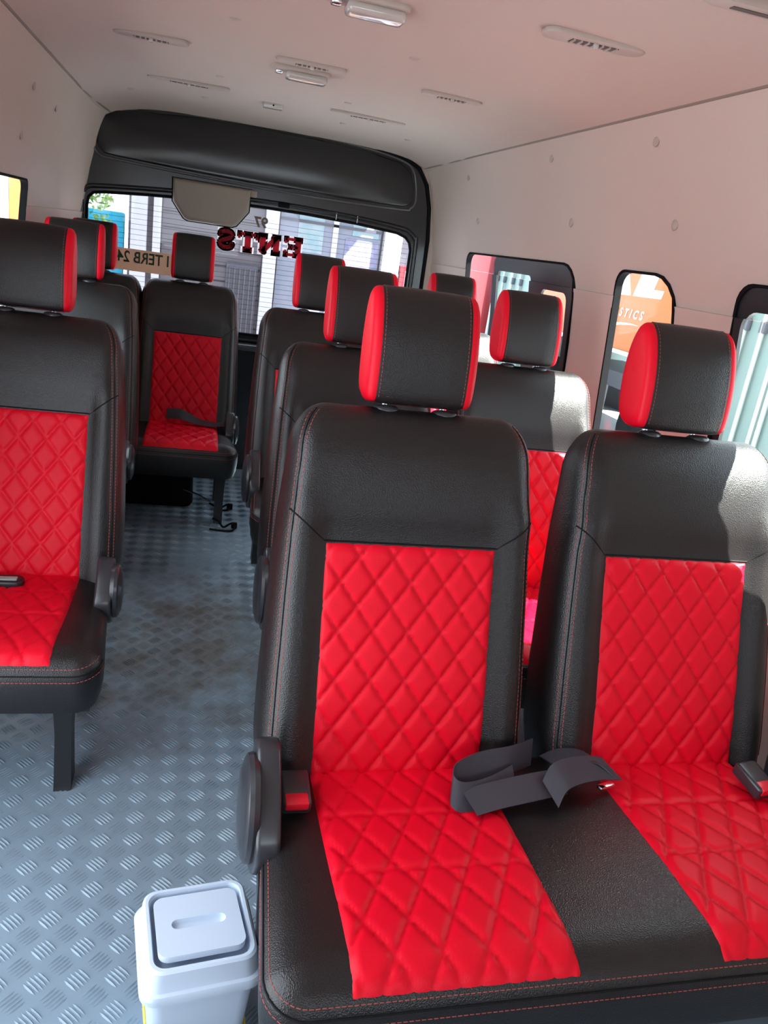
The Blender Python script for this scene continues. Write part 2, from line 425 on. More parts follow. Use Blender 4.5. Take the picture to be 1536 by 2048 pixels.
obj('window_lip', tube('window_lip', [(p.x, YD - 0.004, p.y) for p in spline([(0.243 + (x - 0.243) * 1.03, 0.96 + (z - 0.96) * 1.085, 0) for x, z in rw], 3, True)], 0.010, 8, True), 'tailgate', tg)
obj('window_seal', tube('window_seal', [(x, YD + 0.002, z) for x, z in rw], 0.007, 8, True), 'rubber', tg)
obj('latch_cap', box('latch_cap', (0.355, YD - 0.012, 1.275), (0.05, 0.02, 0.026), 0.006), 'rubber', tg)
obj('lower_ledge', box('lower_ledge', (0.268, YD - 0.03, 0.62), (1.5, 0.07, 0.03), 0.01), 'plastic_satin', tg)
# rear window
rwin = obj('window_1', sheet('pane', rw, [], lambda a, b: (a, YD + 0.022, b), (), (), 0.004, (0, 1, 0)), 'pane_rear')
tag(rwin, 'wide rear window glass with heating wires and lettering', 'window', kind='structure')
for k in range(24):
    z = 0.70 + k * 0.0222
    if z > 1.21: break
    x0, x1 = -0.485, 0.972
    obj('heating_wire', box('heating_wire', ((x0 + x1) / 2, YD + 0.019, z + 0.0), (x1 - x0, 0.001, 0.0013)), 'wire_dark', rwin)
for x in (0.60, 0.70):
    obj('wire_lead', box('wire_lead', (x, YD - 0.012, 1.262), (0.003, 0.002, 0.030)), 'truck_white', tg)

# stickers on the rear window (read from outside, so mirrored from here)
def strokes(name, segs, w, off, y, m, parent, x0, z0, sx, sz):
    V, Fc = [], []
    for seg in segs:
        a, b = Vector((seg[0], seg[1], 0)), Vector((seg[2], seg[3], 0)); ww = (seg[4] if len(seg) > 4 else w)
        A = Vector((x0 + a.x * sx, z0 + a.y * sz)); B = Vector((x0 + b.x * sx, z0 + b.y * sz))
        t = (B - A).normalized(); q = Vector((-t.y, t.x)); hw = ww / 2 + off
        A = A - t * (off + 0.0); B = B + t * (off + 0.0); k = len(V)
        for p in (A + q * hw, B + q * hw, B - q * hw, A - q * hw): V.append((p.x, y, p.y))
        Fc.append((k, k + 1, k + 2, k + 3))
    return obj(name, mk(name, V, Fc), m, parent)
LE = [(0.18, 0, 0.18, 1), (0, 0.93, 0.85, 0.93, .013), (0, 0.07, 0.85, 0.07, .013), (0.2, 0.5, 0.6, 0.5, .011), (0.82, 0.68, 0.82, 1, .012), (0.82, 0, 0.82, 0.32, .012), (0.58, 0.36, 0.58, 0.64, .010)]
LN = [(0.15, 0, 0.15, 1), (0.85, 0, 0.85, 1), (0.15, 0.95, 0.85, 0.05, .022), (0, 0.93, 0.35, 0.93, .012), (0, 0.07, 0.32, 0.07, .012), (0.68, 0.93, 1, 0.93, .012)]
LT = [(0.5, 0, 0.5, 1), (0.02, 0.93, 0.98, 0.93, .014), (0.25, 0.07, 0.75, 0.07, .012), (0.05, 0.66, 0.05, 1, .012), (0.95, 0.66, 0.95, 1, .012)]
sp = [(0.80, 0.68), (0.74, 0.86), (0.5, 0.94), (0.26, 0.86), (0.2, 0.70), (0.36, 0.56), (0.62, 0.46), (0.80, 0.32), (0.74, 0.14), (0.5, 0.06), (0.24, 0.14), (0.18, 0.32)]
ss = spline([(a, b, 0) for a, b in sp], 3)
LS = [(p.x, p.y, q.x, q.y, .019) for p, q in zip(ss, ss[1:])] + [(0.82, 0.62, 0.82, 0.98, .010), (0.17, 0.02, 0.17, 0.36, .010)]
lett = empty('window_lettering', (0, YD, 1.05), 'dark red mirrored serif letters outlined white on the rear window', 'sticker')
lett.location = (0, 0, 0)
for nm, segs, xa, xb, zb_ in (('letter', LS, 0.150, 0.068, 1.052), ('letter', LT, 0.252, 0.163, 1.052), ('letter', LN, 0.352, 0.262, 1.055), ('letter', LE, 0.456, 0.366, 1.058)):
    t = strokes('letter', segs, 0.028, 0.0, YD + 0.012, 'sticker_red', lett, xa, zb_, xb - xa, 0.080)
    u_ = strokes('letter_outline', segs, 0.028, 0.008, YD + 0.016, 'sticker_white', t, xa, zb_, xb - xa, 0.080)
o = obj('window_digits', text_mesh('97', 0.062, bold=0.002), 'sticker_grey', None, (0.292, YD + 0.013, 1.165), (math.pi / 2, 0, 0), (-1, 1, 1))
tag(o, 'small grey mirrored digits above the red lettering on rear window', 'sticker')
strip = obj('paper_strip', box('paper_strip', (-0.26, YD + 0.012, 0.945), (0.36, 0.002, 0.095)), 'paper_tan')
tag(strip, 'tan paper strip with dark green mirrored print low on rear window', 'sign')
obj('printing', text_mesh('I TERB 24.', 0.068, bold=0.0012), 'ink_green', strip, (-0.135, YD + 0.009, 0.935), (math.pi / 2, 0, 0), (-0.82, 1, 1))

# brake lamp / wiper cover on the tailgate
cov = empty('lamp_cover', (0.033, YD, 1.23), 'taupe plastic cover with chamfered corners on top of the rear window', 'cover')
cp = [(-0.168, 0.085), (0.168, 0.085), (0.165, -0.01), (0.115, -0.075), (0.095, -0.083), (-0.095, -0.083), (-0.115, -0.075), (-0.165, -0.01)]
obj('shell', prism('shell', cp, -0.055, 'xz', 0.018, 4, 0.0), 'cover_taupe', cov)
obj('back_plate', prism('back_plate', [(a * 1.04, b * 1.05) for a, b in cp], -0.012, 'xz', 0.003, 1, 0.004), 'rubber', cov)
obj('side_tab', box('side_tab', (0.182, -0.012, 0.07), (0.03, 0.02, 0.03), 0.005), 'cover_taupe', cov)

# side windows: black frames and panes
def wmap(side, off):
    f = wall_map(side)
    def g(y, z):
        x, yy, zz = f(y, z); return (x + off * side, yy, zz)
    return g
def side_window(n, outline, side, label, frames):
    o = obj('window_%d' % n, sheet('pane', outline, [], wmap(side, 0.012), [], [0.8, 0.95, 1.1175, 1.1185], 0.004, (side, 0, 0)), 'pane')
    tag(o, label, 'window', kind='structure')
    g = wmap(side, 0.012)
    mx_, mz_ = sum(a for a, b in outline) / len(outline), sum(b for a, b in outline) / len(outline)
    def inset(k): return [(a + (0.004 * k if a < mx_ else -0.004 * k), b + (0.004 * k if b < mz_ else -0.004 * k)) for a, b in outline]
    rings = [[wmap(side, off)(a, b) for a, b in inset(k)] for off, k in ((-0.003, -0.6), (-0.003, 1.2), (0.018, 1.2), (0.018, -0.6))]
    obj('rubber_seal', loft('rubber_seal', rings + rings[:1], False, True, 40), 'rubber', o)
    for fr in frames:
        obj('frame', sheet('frame', fr[0], fr[1], wmap(side, 0.002), [], [0.8, 0.95, 1.1175, 1.1185], 0.009, (side, 0, 0)), 'plastic_black', o)
    return o
fA = [(rrect(2.37, 3.13, 0.67, 1.185, (0.03, 0.10, 0.04, 0.04)), [rrect(2.74, 3.08, 0.72, 1.135, 0.02), rrect(2.42, 2.63, 0.72, 1.098, 0.03)])]
side_window(2, winA, 1, 'sliding side window with thick black frame on far right wall', fA)
side_window(3, winB, 1, 'narrow rounded side window between pillars on right wall', [])
fC = [(rrect(1.005, 1.555, 0.665, 1.187, 0.045), [rrect(1.04, 1.53, 0.72, 1.135, 0.04)])]
side_window(4, winC, 1, 'black framed side window at the right edge of view', fC)
side_window(5, winL, -1, 'side window on the left wall above the seats', [])

# ceiling fittings
def ceil_fit(x, y, z=None):
    return (x, y, ceil_z(x, y))
def vent(x, y, w, d, label):
    e = empty('ceiling_vent', ceil_fit(x, y), label, 'vent', 'air vents in the headliner')
    pl = rrect(-w / 2, w / 2, -d / 2, d / 2, d * 0.46, 6)
    slope = -(0.024 * (x - CX) / 0.77 ** 2)
    obj('bezel', prism('bezel', pl, -0.012, 'xy', 0.004, 2, 0.003), 'vent_beige', e, rot=(0, -math.atan(slope) * 0 , 0))
    obj('slot', box('slot', (0, 0, -0.0092), (w * 0.46, d * 0.42, 0.002)), 'vent_dark', e)
    for k in range(7):
        xx = -w * 0.21 + w * 0.42 * k / 6
        obj('fin', box('fin', (xx, 0, -0.0105), (0.004, d * 0.44, 0.004)), 'vent_beige', e)
    obj('knob', box('knob', (0, -d * 0.2, -0.013), (0.012, 0.010, 0.010), 0.003), 'lamp_lens', e)
    return e
vent(0.745, 1.66, 0.225, 0.058, 'large beige air vent nearest the camera at upper right of ceiling')
vent(0.70, 2.49, 0.19, 0.045, 'slim beige air vent above the right window seats')
vent(0.272, 2.46, 0.20, 0.045, 'slim beige air vent directly behind the middle dome light')
vent(-0.165, 2.50, 0.20, 0.050, 'slim beige air vent at upper left of ceiling')
vent(-0.075, 3.16, 0.285, 0.040, 'long grey slot vent near the tailgate, left of centre')
vent(0.58, 3.17, 0.29, 0.040, 'long grey slot vent near the tailgate, right of centre')
def dome(x, y, label):
    e = empty('dome_light', ceil_fit(x, y), label, 'lamp', 'dome lights in the headliner')
    obj('base', prism('base', rrect(-0.085, 0.085, -0.035, 0.035, 0.018), -0.014, 'xy', 0.004, 2, 0.003), 'vent_beige', e)
    obj('lens', prism('lens', rrect(-0.045, 0.078, -0.028, 0.028, 0.012), -0.022, 'xy', 0.009, 3, -0.009), 'lamp_lens', e)
    obj('switch', box('switch', (-0.064, 0, -0.014), (0.022, 0.026, 0.012), 0.004), 'chrome', e)
dome(0.295, 1.765, 'clear dome light cut off by the top edge of view')
dome(0.255, 2.575, 'clear dome light in the middle of the ceiling')
e = empty('roof_strip', ceil_fit(0.86, 1.27), 'beige strip fitting at the upper right corner of ceiling', 'fitting')
obj('bar', prism('bar', rrect(-0.11, 0.11, -0.02, 0.02, 0.015), -0.016, 'xy', 0.005, 2, 0.003), 'vent_beige', e)
obj('slot', box('slot', (0, 0, -0.0132), (0.14, 0.012, 0.002)), 'vent_dark', e)
e = empty('roof_sensor', ceil_fit(0.235, 3.33), 'small white rectangular sensor at ceiling edge above the tailgate', 'sensor')
obj('body', box('body', (0, 0, -0.006), (0.075, 0.05, 0.02), 0.004), 'lamp_lens', e)
obj('lens_dot', box('lens_dot', (0.0, -0.027, -0.007), (0.006, 0.004, 0.006), 0.001), 'rubber', e)
clip_me = None
cbm = bmesh.new(); bmesh.ops.create_uvsphere(cbm, u_segments=12, v_segments=6, radius=1); clip_me = frombm('trim_clip', cbm, 180); clip_me.materials.append(MATS['vent_beige'])
for x, y, lb in ((0.046, 2.138, 'small beige ceiling clip between the upper left vent and the nearer dome light'),
                 (0.492, 2.147, 'small beige ceiling clip left of the large right air vent'),
                 (0.028, 2.945, 'small beige ceiling clip just before the left slot vent'),
                 (0.466, 2.974, 'small beige ceiling clip just before the right slot vent'),
                 (0.774, 1.313, 'small beige ceiling clip at the top edge beside the corner strip fitting'),
                 (-0.299, 3.48, 'small beige ceiling clip at the far left corner above the tailgate'),
                 (0.819, 3.50, 'small beige ceiling clip at the far right corner above the tailgate'),
                 (-0.02, 3.45, 'small beige ceiling clip left of the white sensor above the tailgate'),
                 (0.53, 3.45, 'small beige ceiling clip right of the white sensor above the tailgate')):
    o = obj('trim_clip', clip_me, None, None, ceil_fit(x, y), (0, 0, 0), (0.014, 0.014, 0.005))
    tag(o, lb, 'clip', 'trim clips in the headliner')
for sd, y, z, lb in ((1, 1.93, 1.50, 'upper beige trim clip on the right wall, nearest the camera'),
                     (1, 2.56, 1.505, 'upper beige trim clip on the right wall, second from the camera'),
                     (1, 1.84, 1.31, 'lower beige trim clip on the right wall, nearest the camera'),
                     (1, 2.43, 1.315, 'lower beige trim clip on the right wall, second from the camera'),
                     (1, 3.42, 1.49, 'upper beige trim clip on the right wall, close to the tailgate'),
                     (1, 3.34, 1.32, 'lower beige trim clip on the right wall, close to the tailgate'),
                     (-1, 2.3, 1.45, 'upper grey trim clip on the left wall, nearest the camera'),
                     (-1, 2.75, 1.46, 'upper grey trim clip on the left wall, above the window end'),
                     (-1, 3.15, 1.45, 'upper grey trim clip on the left wall, closest to the tailgate'),
                     (-1, 2.75, 1.32, 'lower grey trim clip on the left wall')):
    x, _, _ = wall_map(sd)(y, z)
    o = obj('trim_clip', clip_me, None, None, (x, y, z), (0, 0, 0), (0.005, 0.014, 0.015))
    tag(o, lb, 'clip', 'trim clips in the side walls')

# ------------------------------------------------------------------ seats
REC = math.radians(17); ZB = 0.314
HWT = [(-0.05, 0.222), (0.0, 0.232), (0.05, 0.238), (0.17, 0.236), (0.30, 0.231), (0.44, 0.224), (0.52, 0.216), (0.70, 0.205)]
VT = 0.622
def fd(u, v):                                  # front relief of the backrest, towards the sitter is negative
    side = sm(0.142, 0.190, abs(u)) * (1 - sm(0.41, 0.50, v))
    yoke = sm(0.39, 0.46, v) * (1 - sm(0.50, VT, v))
    lum = math.exp(-((v - 0.13) / 0.13) ** 2)
    return -0.016 * side - 0.012 * yoke - 0.008 * lum * (1 - (u / 0.25) ** 2)
def back_sec(v):
    t = max(0, (v - 0.545) / (VT - 0.545)); q = 1 - math.sqrt(max(0, 1 - min(1, t) ** 2))
    hw = lerp(HWT, v) - 0.055 * q
    w0 = 0.045 * q
    w1 = lerp([(-0.05, 0.10), (0.1, 0.125), (0.4, 0.105), (0.545, 0.092), (0.7, 0.085)], v) - 0.022 * q
    return hw, w0, w1
def back_ring(v):
    hw, w0, w1 = back_sec(v); pts = []
    rf, rb = min(0.056, (w1 - w0) * 0.48), min(0.030, (w1 - w0) * 0.40)
    n = 26
    for i in range(n + 1):
        u = -(hw - rf) + 2 * (hw - rf) * i / n; pts.append((u, w0))
    for k in range(1, 7):
        a = math.radians(-90 + 90 * k / 7); pts.append((hw - rf + rf * math.cos(a), w0 + rf + rf * math.sin(a)))
    for k in range(0, 6):
        a = math.radians(90 * k / 5); pts.append((hw - rb + rb * math.cos(a), w1 - rb + rb * math.sin(a)))
    for i in range(1, 7):
        pts.append((hw - rb - 2 * (hw - rb) * i / 7, w1))
    for k in range(0, 6):
        a = math.radians(90 + 90 * k / 5); pts.append((-(hw - rb) + rb * math.cos(a), w1 - rb + rb * math.sin(a)))
    for k in range(1, 7):
        a = math.radians(180 + 90 * k / 7); pts.append((-(hw - rf) + rf * math.cos(a), w0 + rf + rf * math.sin(a)))
    out = []
    for u, w in pts:
        fr = 1 - sm(w0, w0 + 0.06, w)
        out.append((u, w + fd(u, v) * fr, v))
    return out
vst = [-0.05, -0.03, 0.0] + [0.03 * k for k in range(1, 13)] + [0.375, 0.39, 0.41, 0.43, 0.45, 0.48, 0.51, 0.535, 0.555, 0.57, 0.583, 0.594, 0.603, 0.610, 0.615, 0.619, 0.6212, VT]
ME_BACK = loft('backrest', [back_ring(v) for v in vst], True, True, 55)
def quilt(a, c):
    da = abs(a - round(a)); dc = abs(c - round(c)); d = min(da, dc)
    return 1 - math.exp(-d / 0.065)
def quilt_panel(name, x0, x1, y0, y1, surf, dw, dh, hgt, creases=(), nxp=78, nyp=100):
    """surf(x,y)->(point, normal); diamonds dw wide and dh high, edges tucked under"""
    V, Fc = [], []
    for j in range(nyp + 1):
        for i in range(nxp + 1):
            x = x0 + (x1 - x0) * i / nxp; y = y0 + (y1 - y0) * j / nyp
            p, n = surf(x, y)
            h = hgt * quilt(x / dw + y / dh, x / dw - y / dh) + 0.0012
            for cy in creases: h *= 1 - 0.6 * math.exp(-((y - cy) / 0.0035) ** 2)
            e = min(x - x0, x1 - x, y - y0, y1 - y)
            h = h * min(1, e / 0.013) ** 0.7 - (0.003 if e < 1e-6 else 0)
            V.append(Vector(p) + Vector(n) * h)
    for j in range(nyp):
        for i in range(nxp):
            a = j * (nxp + 1) + i; Fc.append((a, a + 1, a + nxp + 2, a + nxp + 1))
    return mk(name, V, Fc, 180)
def back_surf(u, v): return (u, fd(u, v), v), (0, -1, 0)
ME_BPANEL = quilt_panel('quilted_panel', -0.150, 0.150, 0.0, 0.392, back_surf, 0.060, 0.082, 0.0062)
def quilt_lines(x0, x1, y0, y1, dw, dh):
    out = []
    K = int((x1 - x0) / dw + (y1 - y0) / dh) + 8
    for sgn in (1, -1):
        for k in range(-K, K):
            # x/dw + sgn*y/dh = k
            pts = []
            N = 60
            for i in range(N + 1):
                y = y0 + 0.004 + (y1 - y0 - 0.008) * i / N; x = (k - sgn * y / dh) * dw
                if x0 + 0.004 < x < x1 - 0.004: pts.append((x, y))
            if len(pts) > 2: out.append(pts)
    return out
def join(name, mes, m):
    bm = bmesh.new()
    for me in mes: bm.from_mesh(me)
    r = frombm(name, bm, 180); r.materials.append(MATS[m])
    return r
ME_BQT = join('quilt_stitching', [stitches('s', [(x, fd(x, y) - 0.0012, y) for x, y in L], lambda p: (0, -1, 0), 0.0012, 0.0045, 0.003, 0.0005) for L in quilt_lines(-0.150, 0.150, 0.0, 0.392, 0.060, 0.082)], 'thread_quilt')
# side seams of the backrest and the diagonal seams of the yoke
def side_pt(v, s, off):
    hw, w0, w1 = back_sec(v); rf = min(0.056, (w1 - w0) * 0.48)
    a = math.radians(-90 + 38 + off / rf * 57.3)
    w = w0 + rf + rf * math.sin(a); u = hw - rf + rf * math.cos(a)
    fr = 1 - sm(w0, w0 + 0.06, w)
    return Vector((s * u, w + fd(u, v) * fr, v)), Vector((s * math.cos(a), math.sin(a), 0))
def side_line(s, off, lift=0.0):
    vv = [0.02 + 0.59 * k / 60 for k in range(61)]
    return [side_pt(v, s, off)[0] + side_pt(v, s, off)[1] * lift for v in vv]
ms = []
for s in (1, -1):
    for off in (-0.0065, 0.0065):
        ms.append(stitches('s', side_line(s, off), (lambda s_: (lambda p: (s_ * 0.75, -0.65, 0)))(s), 0.0014, 0.0055, 0.0022, 0.0006))
    dg_ = [(s * (0.150 + (0.212 - 0.150) * k / 16), 0, 0.392 + 0.052 * k / 16) for k in range(17)]
    dg_ = [Vector((x, fd(x, v) - 0.0002, v)) for x, _, v in dg_]
ME_BST = join('stitching', ms, 'thread_red')
ms = []
for s in (1, -1):
    ms.append(tube('t', side_line(s, 0.0), 0.0011, 5))
    L = []
    for k in range(17):
        x = 0.150 + 0.062 * k / 16; v = 0.392 + 0.050 * k / 16
        hw, w0, w1 = back_sec(v); rf = min(0.056, (w1 - w0) * 0.48); dxr = x - (hw - rf)
        base = w0 + (rf - math.sqrt(max(0, rf * rf - dxr * dxr)) if dxr > 0 else 0)
        L.append(Vector((s * x, base + fd(x, v) * (1 - sm(w0, w0 + 0.06, base)), v)))
    ms.append(tube('t', L, 0.0013, 5))
ms.append(tube('t', [(-0.150 + 0.30 * k / 20, fd(-0.150 + 0.30 * k / 20, 0.394) , 0.3935) for k in range(21)], 0.0016, 5))
ME_BSEAM = join('seam', ms, 'seam_dark')
# headrest
hp = spline([(0.004, 0.004, 0), (-0.004, 0.06, 0), (-0.002, 0.12, 0), (0.010, 0.172, 0), (0.030, 0.200, 0), (0.052, 0.200, 0), (0.074, 0.168, 0), (0.088, 0.115, 0), (0.092, 0.06, 0), (0.084, 0.015, 0), (0.055, -0.004, 0), (0.022, -0.006, 0)], 4, True)
hc = Vector((0.046, 0.095, 0))
def hring(u, s):
    return [(u, hc.x + (p.x - hc.x) * s, hc.y + (p.y - hc.y) * (s if s > 0.98 else 0.35 * s + 0.65 * (1 - (1 - s) * 0.55))) for p in hp]
ME_HEAD = loft('headrest', [hring(u, s) for u, s in ((-0.078, 0.985), (-0.074, 1.0), (-0.04, 1.01), (0, 1.012), (0.04, 1.01), (0.074, 1.0), (0.078, 0.985))], True, True, 60)
ME_HSIDE = loft('side_panel', [hring(u, s) for u, s in ((0.0775, 0.975), (0.082, 0.985), (0.087, 0.96), (0.091, 0.91), (0.094, 0.82), (0.0955, 0.64), (0.096, 0.30))], True, True, 60)
ms = []
for s in (1, -1):
    for uu, sc in ((0.0735, 1.003), (0.0765, 0.99)):
        L = [(s * uu, q[1], q[2]) for q in hring(uu, sc)]; L = L[:26]
        if uu < 0.075:
            ms.append(stitches('s', L, lambda p: (0, -1, 0.1) if p.y < 0.03 else (0, 0.1, 1), 0.0012, 0.005, 0.0022, 0.0006))
ms.append(stitches('s', [(-0.06 + 0.12 * k / 20, 0.0035, 0.006) for k in range(21)], lambda p: (0, -1, 0), 0.0012, 0.005, 0.002, 0.0006))
ME_HST = join('stitching', ms, 'thread_red')
ME_POST = tube('post', [(0, 0, -0.05), (0, 0, 0.03)], 0.005, 8)
ME_GUIDE = loft('guide', [[(r * 1.25 * math.cos(k * math.pi / 8), r * math.sin(k * math.pi / 8), z) for k in range(16)] for r, z in ((0.017, -0.012), (0.019, -0.004), (0.018, 0.002), (0.013, 0.006), (0.006, 0.007))], True, True, 60)
def headrest(parent, x, wf):
    vec = Vector((0, math.sin(REC), math.cos(REC))); nrm = Vector((0, math.cos(REC), -math.sin(REC)))
    o = Vector((x, 0, ZB)) + vec * 0.632 + nrm * 0.012
    h = obj('headrest', ME_HEAD, 'leather_black', parent, o, (-REC + math.radians(7), 0, 0), (wf, 1, 0.93))
    obj('side_panel', ME_HSIDE, 'leather_red', h, label='red leather side panel')
    obj('side_panel', ME_HSIDE, 'leather_red', h, scale=(-1, 1, 1), label='red leather side panel')
    obj('stitching', ME_HST, None, h, kind='stuff')
    for s in (-1, 1):
        obj('post', ME_POST, 'chrome', h, (s * 0.052, 0.048, -0.006))
        obj('guide', ME_GUIDE, 'plastic_satin', h, (s * 0.052, 0.030, -0.016))
    return h
# cushion
def zt(y, yf, yb):
    t = (y - yf) / (yb - yf)
    return 0.336 - 0.022 * t - 0.010 * max(0, 1 - (y - yf) / 0.07) ** 2 + 0.006 * math.sin(math.pi * max(0, min(1, t)))
EDGE = [(0.0, -0.036), (0.004, -0.024), (0.012, -0.013), (0.028, -0.005), (0.05, -0.001), (0.07, 0.0), (9, 0)]
def cushion_mesh(x0, x1, yf, yb, skirt):
    def ring(ins, dz):
        r = max(0.006, 0.055 - ins); rb_ = max(0.004, 0.03 - ins)
        pts = rrect(x0 + ins, x1 - ins, yf + ins, yb - ins * 0.5, (rb_, rb_, r, r), 7)
        out = []
        for a, b in pts:
            tp = 0.030 * sm(yf + 0.10, yb - 0.05, b)           # narrower behind the hinge
            mid = (x0 + x1) / 2
            a2 = a + (tp if a < mid else -tp) * min(1, abs(a - mid) / ((x1 - x0) / 2)) ** 2
            out.append((a2, b, zt(b, yf, yb) + dz))
        return out
    rings = [ring(0.035, -skirt - 0.004), ring(0.010, -skirt), ring(0.004, -skirt + 0.02), ring(0.0, -0.07), ring(0.0, -0.048)]
    rings += [ring(i, d) for i, d in EDGE[:-1]]
    for i in (0.10, 0.14, 0.18): rings.append(ring(i, 0.0))
    me = loft('cushion', rings, True, True, 60)
    lines = {k: ring(i, d) for k, i, d in (('seam', 0.0025, -0.027), ('a', 0.0085, -0.0165), ('b', -0.0006, -0.038))}
    return me, lines
def cushion(parent, x0, x1, yf, yb, centres, pw, skirt=0.125):
    me, lines = cushion_mesh(x0, x1, yf, yb, skirt)
    c = obj('cushion', me, 'leather_black', parent)
    # open the perimeter lines at the back
    def vis(L): 
        k = 8; return L[8:] + L[:0]
    mid = (x0 + x1) / 2
    nf = lambda p: Vector(((p.x - mid) / abs(p.x - mid + 1e-6) * (1 if min(abs(p.x - x0), abs(p.x - x1)) < 0.05 else 0), -1 if p.y < yf + 0.05 else 0, 0.7))
    st_ = join('stitching', [stitches('s', vis(lines['a']), nf, 0.0014, 0.0055, 0.0022, 0.0006), stitches('s', vis(lines['b']), nf, 0.0014, 0.0055, 0.0022, 0.0006)], 'thread_red')
    obj('stitching', st_, None, c, kind='stuff')
    obj('piping', tube('piping', vis(lines['seam']), 0.0016, 5), 'seam_dark', c)
    for cxp in centres:
        def surf(x, y):
            d = y - yf
            return (cxp + x, y, zt(y, yf, yb) + lerp(EDGE, d)), (0, 0, 1)
        pm = quilt_panel('quilted_panel', -pw / 2, pw / 2, yf + 0.010, yb - 0.012, surf, 0.062, 0.105, 0.0065, (yf + 0.185, yf + 0.30), 70, 90)
        obj('quilted_panel', pm, 'leather_red', c, label='red diamond quilted seat panel')
    return c
# recliner cover: housing, big oval disc, lever
rp = [(-0.105, 0.345), (-0.075, 0.275), (-0.015, 0.235), (0.045, 0.25), (0.075, 0.32), (0.085, 0.40), (0.07, 0.455), (0.03, 0.475), (-0.015, 0.45), (-0.06, 0.405)]
rps = [(p.x, p.y) for p in spline([(a, b, 0) for a, b in rp], 3, True)]
ME_REC = prism('recliner', rps, 0.036, 'yz', 0.007, 3, 0.0)
ME_DISC = loft('disc', [[(x, -0.003 + r * 0.92 * math.cos(k * math.pi / 16), 0.36 + r * 1.12 * math.sin(k * math.pi / 16)) for k in range(32)] for r, x in ((0.088, 0.004), (0.092, -0.004), (0.090, -0.011), (0.082, -0.015), (0.076, -0.0145), (0.066, -0.019), (0.03, -0.0215), (0.004, -0.022))], True, True, 35)
ME_LEVER = loft('lever', [[(x0 + a, y0 + b, z0 + c) for a, b, c in ((-w, 0, -h), (w, 0, -h), (w, 0, h), (-w, 0, h))] for x0, y0, z0, w, h in ((0.020, -0.06, 0.30, 0.012, 0.016), (0.020, -0.10, 0.265, 0.011, 0.015), (0.019, -0.135, 0.225, 0.011, 0.013), (0.019, -0.15, 0.205, 0.008, 0.009))], True, True, 30)
def recliner(parent, x, side, k=0.84):
    r = obj('recliner_cover', ME_REC, 'plastic_satin', parent, (x + 0.006 * side, -0.085, 0.335 - 0.365 * k), scale=(side, k, k), label='black plastic recliner cover')
    obj('disc', ME_DISC, 'plastic_satin', r)
    obj('lever', ME_LEVER, 'plastic_black', r)
def leg(parent, x, y, h):
    m_ = loft('leg', [[(-w, -d, z), (w, -d, z), (w, d, z), (-w, d, z)] for w, d, z in ((0.017, 0.030, 0.0), (0.017, 0.026, 0.012), (0.016, 0.022, h * 0.6), (0.019, 0.030, h))], True, True, 30)
    obj('leg', m_, 'metal_black', parent, (x, y, 0))
def seat_thing(name, label, cat, group, cx, b, centres, wf, x0, x1, depth, aisle, skirt=0.125, lg=None):
    """centres/x0/x1 relative to cx; aisle = -1 when the aisle is on the left in view"""
    e = empty(name, (cx, b, 0), label, cat, group)
    yf, yb = -depth, 0.055
    cushion(e, x0, x1, yf, yb, centres, 0.302 * wf, skirt)
    for c in centres:
        bk = obj('backrest', ME_BACK, 'leather_black', e, (c, 0, ZB), (-REC, 0, 0), (wf, 1, 1))
        obj('quilted_panel', ME_BPANEL, 'leather_red', bk, label='red diamond quilted back panel')
        obj('quilt_stitching', ME_BQT, None, bk, kind='stuff')
        obj('stitching', ME_BST, None, bk, kind='stuff')
        obj('seam', ME_BSEAM, None, bk, kind='stuff')
        headrest(e, c, wf)
    xa = x0 - 0.002 if aisle < 0 else x1 - 0.004
    recliner(e, xa, -aisle, 0.84 if aisle < 0 else 0.62)
    for xx in (lg or (x0 + 0.06, x1 - 0.06)):
        leg(e, xx, yf + 0.075, 0.218); leg(e, xx, yb - 0.10, 0.20)
        obj('foot_rail', box('foot_rail', (xx, (yf + yb) / 2, 0.215), (0.03, depth - 0.05, 0.022)), 'metal_black', e)
    return e
GR = 'black and red quilted van seats'
row1 = seat_thing('bench_seat', 'nearest double bench seat with black and red quilted leather, beside the white bin', 'seat', GR, 0.375, 1.04, (0.0, 0.512), 1.0, -0.253, 0.765, 0.415, -1)
recliner(row1, 0.768, -1)
row2 = seat_thing('bench_seat', 'second double bench seat on the right, behind the nearest one', 'seat', GR, 0.418, 1.80, (0.0, 0.475), 0.95, -0.226, 0.70, 0.415, -1)
row3 = seat_thing('bench_seat', 'third and farthest double bench seat on the right, before the rear window', 'seat', GR, 0.430, 2.69, (0.0, 0.515), 0.96, -0.226, 0.74, 0.415, -1)
left1 = seat_thing('single_seat', 'single seat at the left edge of view, nearest on the left', 'seat', GR, -0.380, 1.765, (0.0,), 1.0, -0.235, 0.243, 0.405, 1, 0.115, (-0.15, 0.168))
left2 = seat_thing('single_seat', 'single seat on the left, behind the nearest left seat', 'seat', GR, -0.430, 2.78, (0.0,), 1.04, -0.24, 0.24, 0.405, 1)
rear = seat_thing('bench_seat', 'rearmost double bench seat at the left end of the aisle, below the taupe cover', 'seat', GR, -0.030, 3.36, (0.0, -0.405), 0.95, -0.62, 0.222, 0.40, 1)

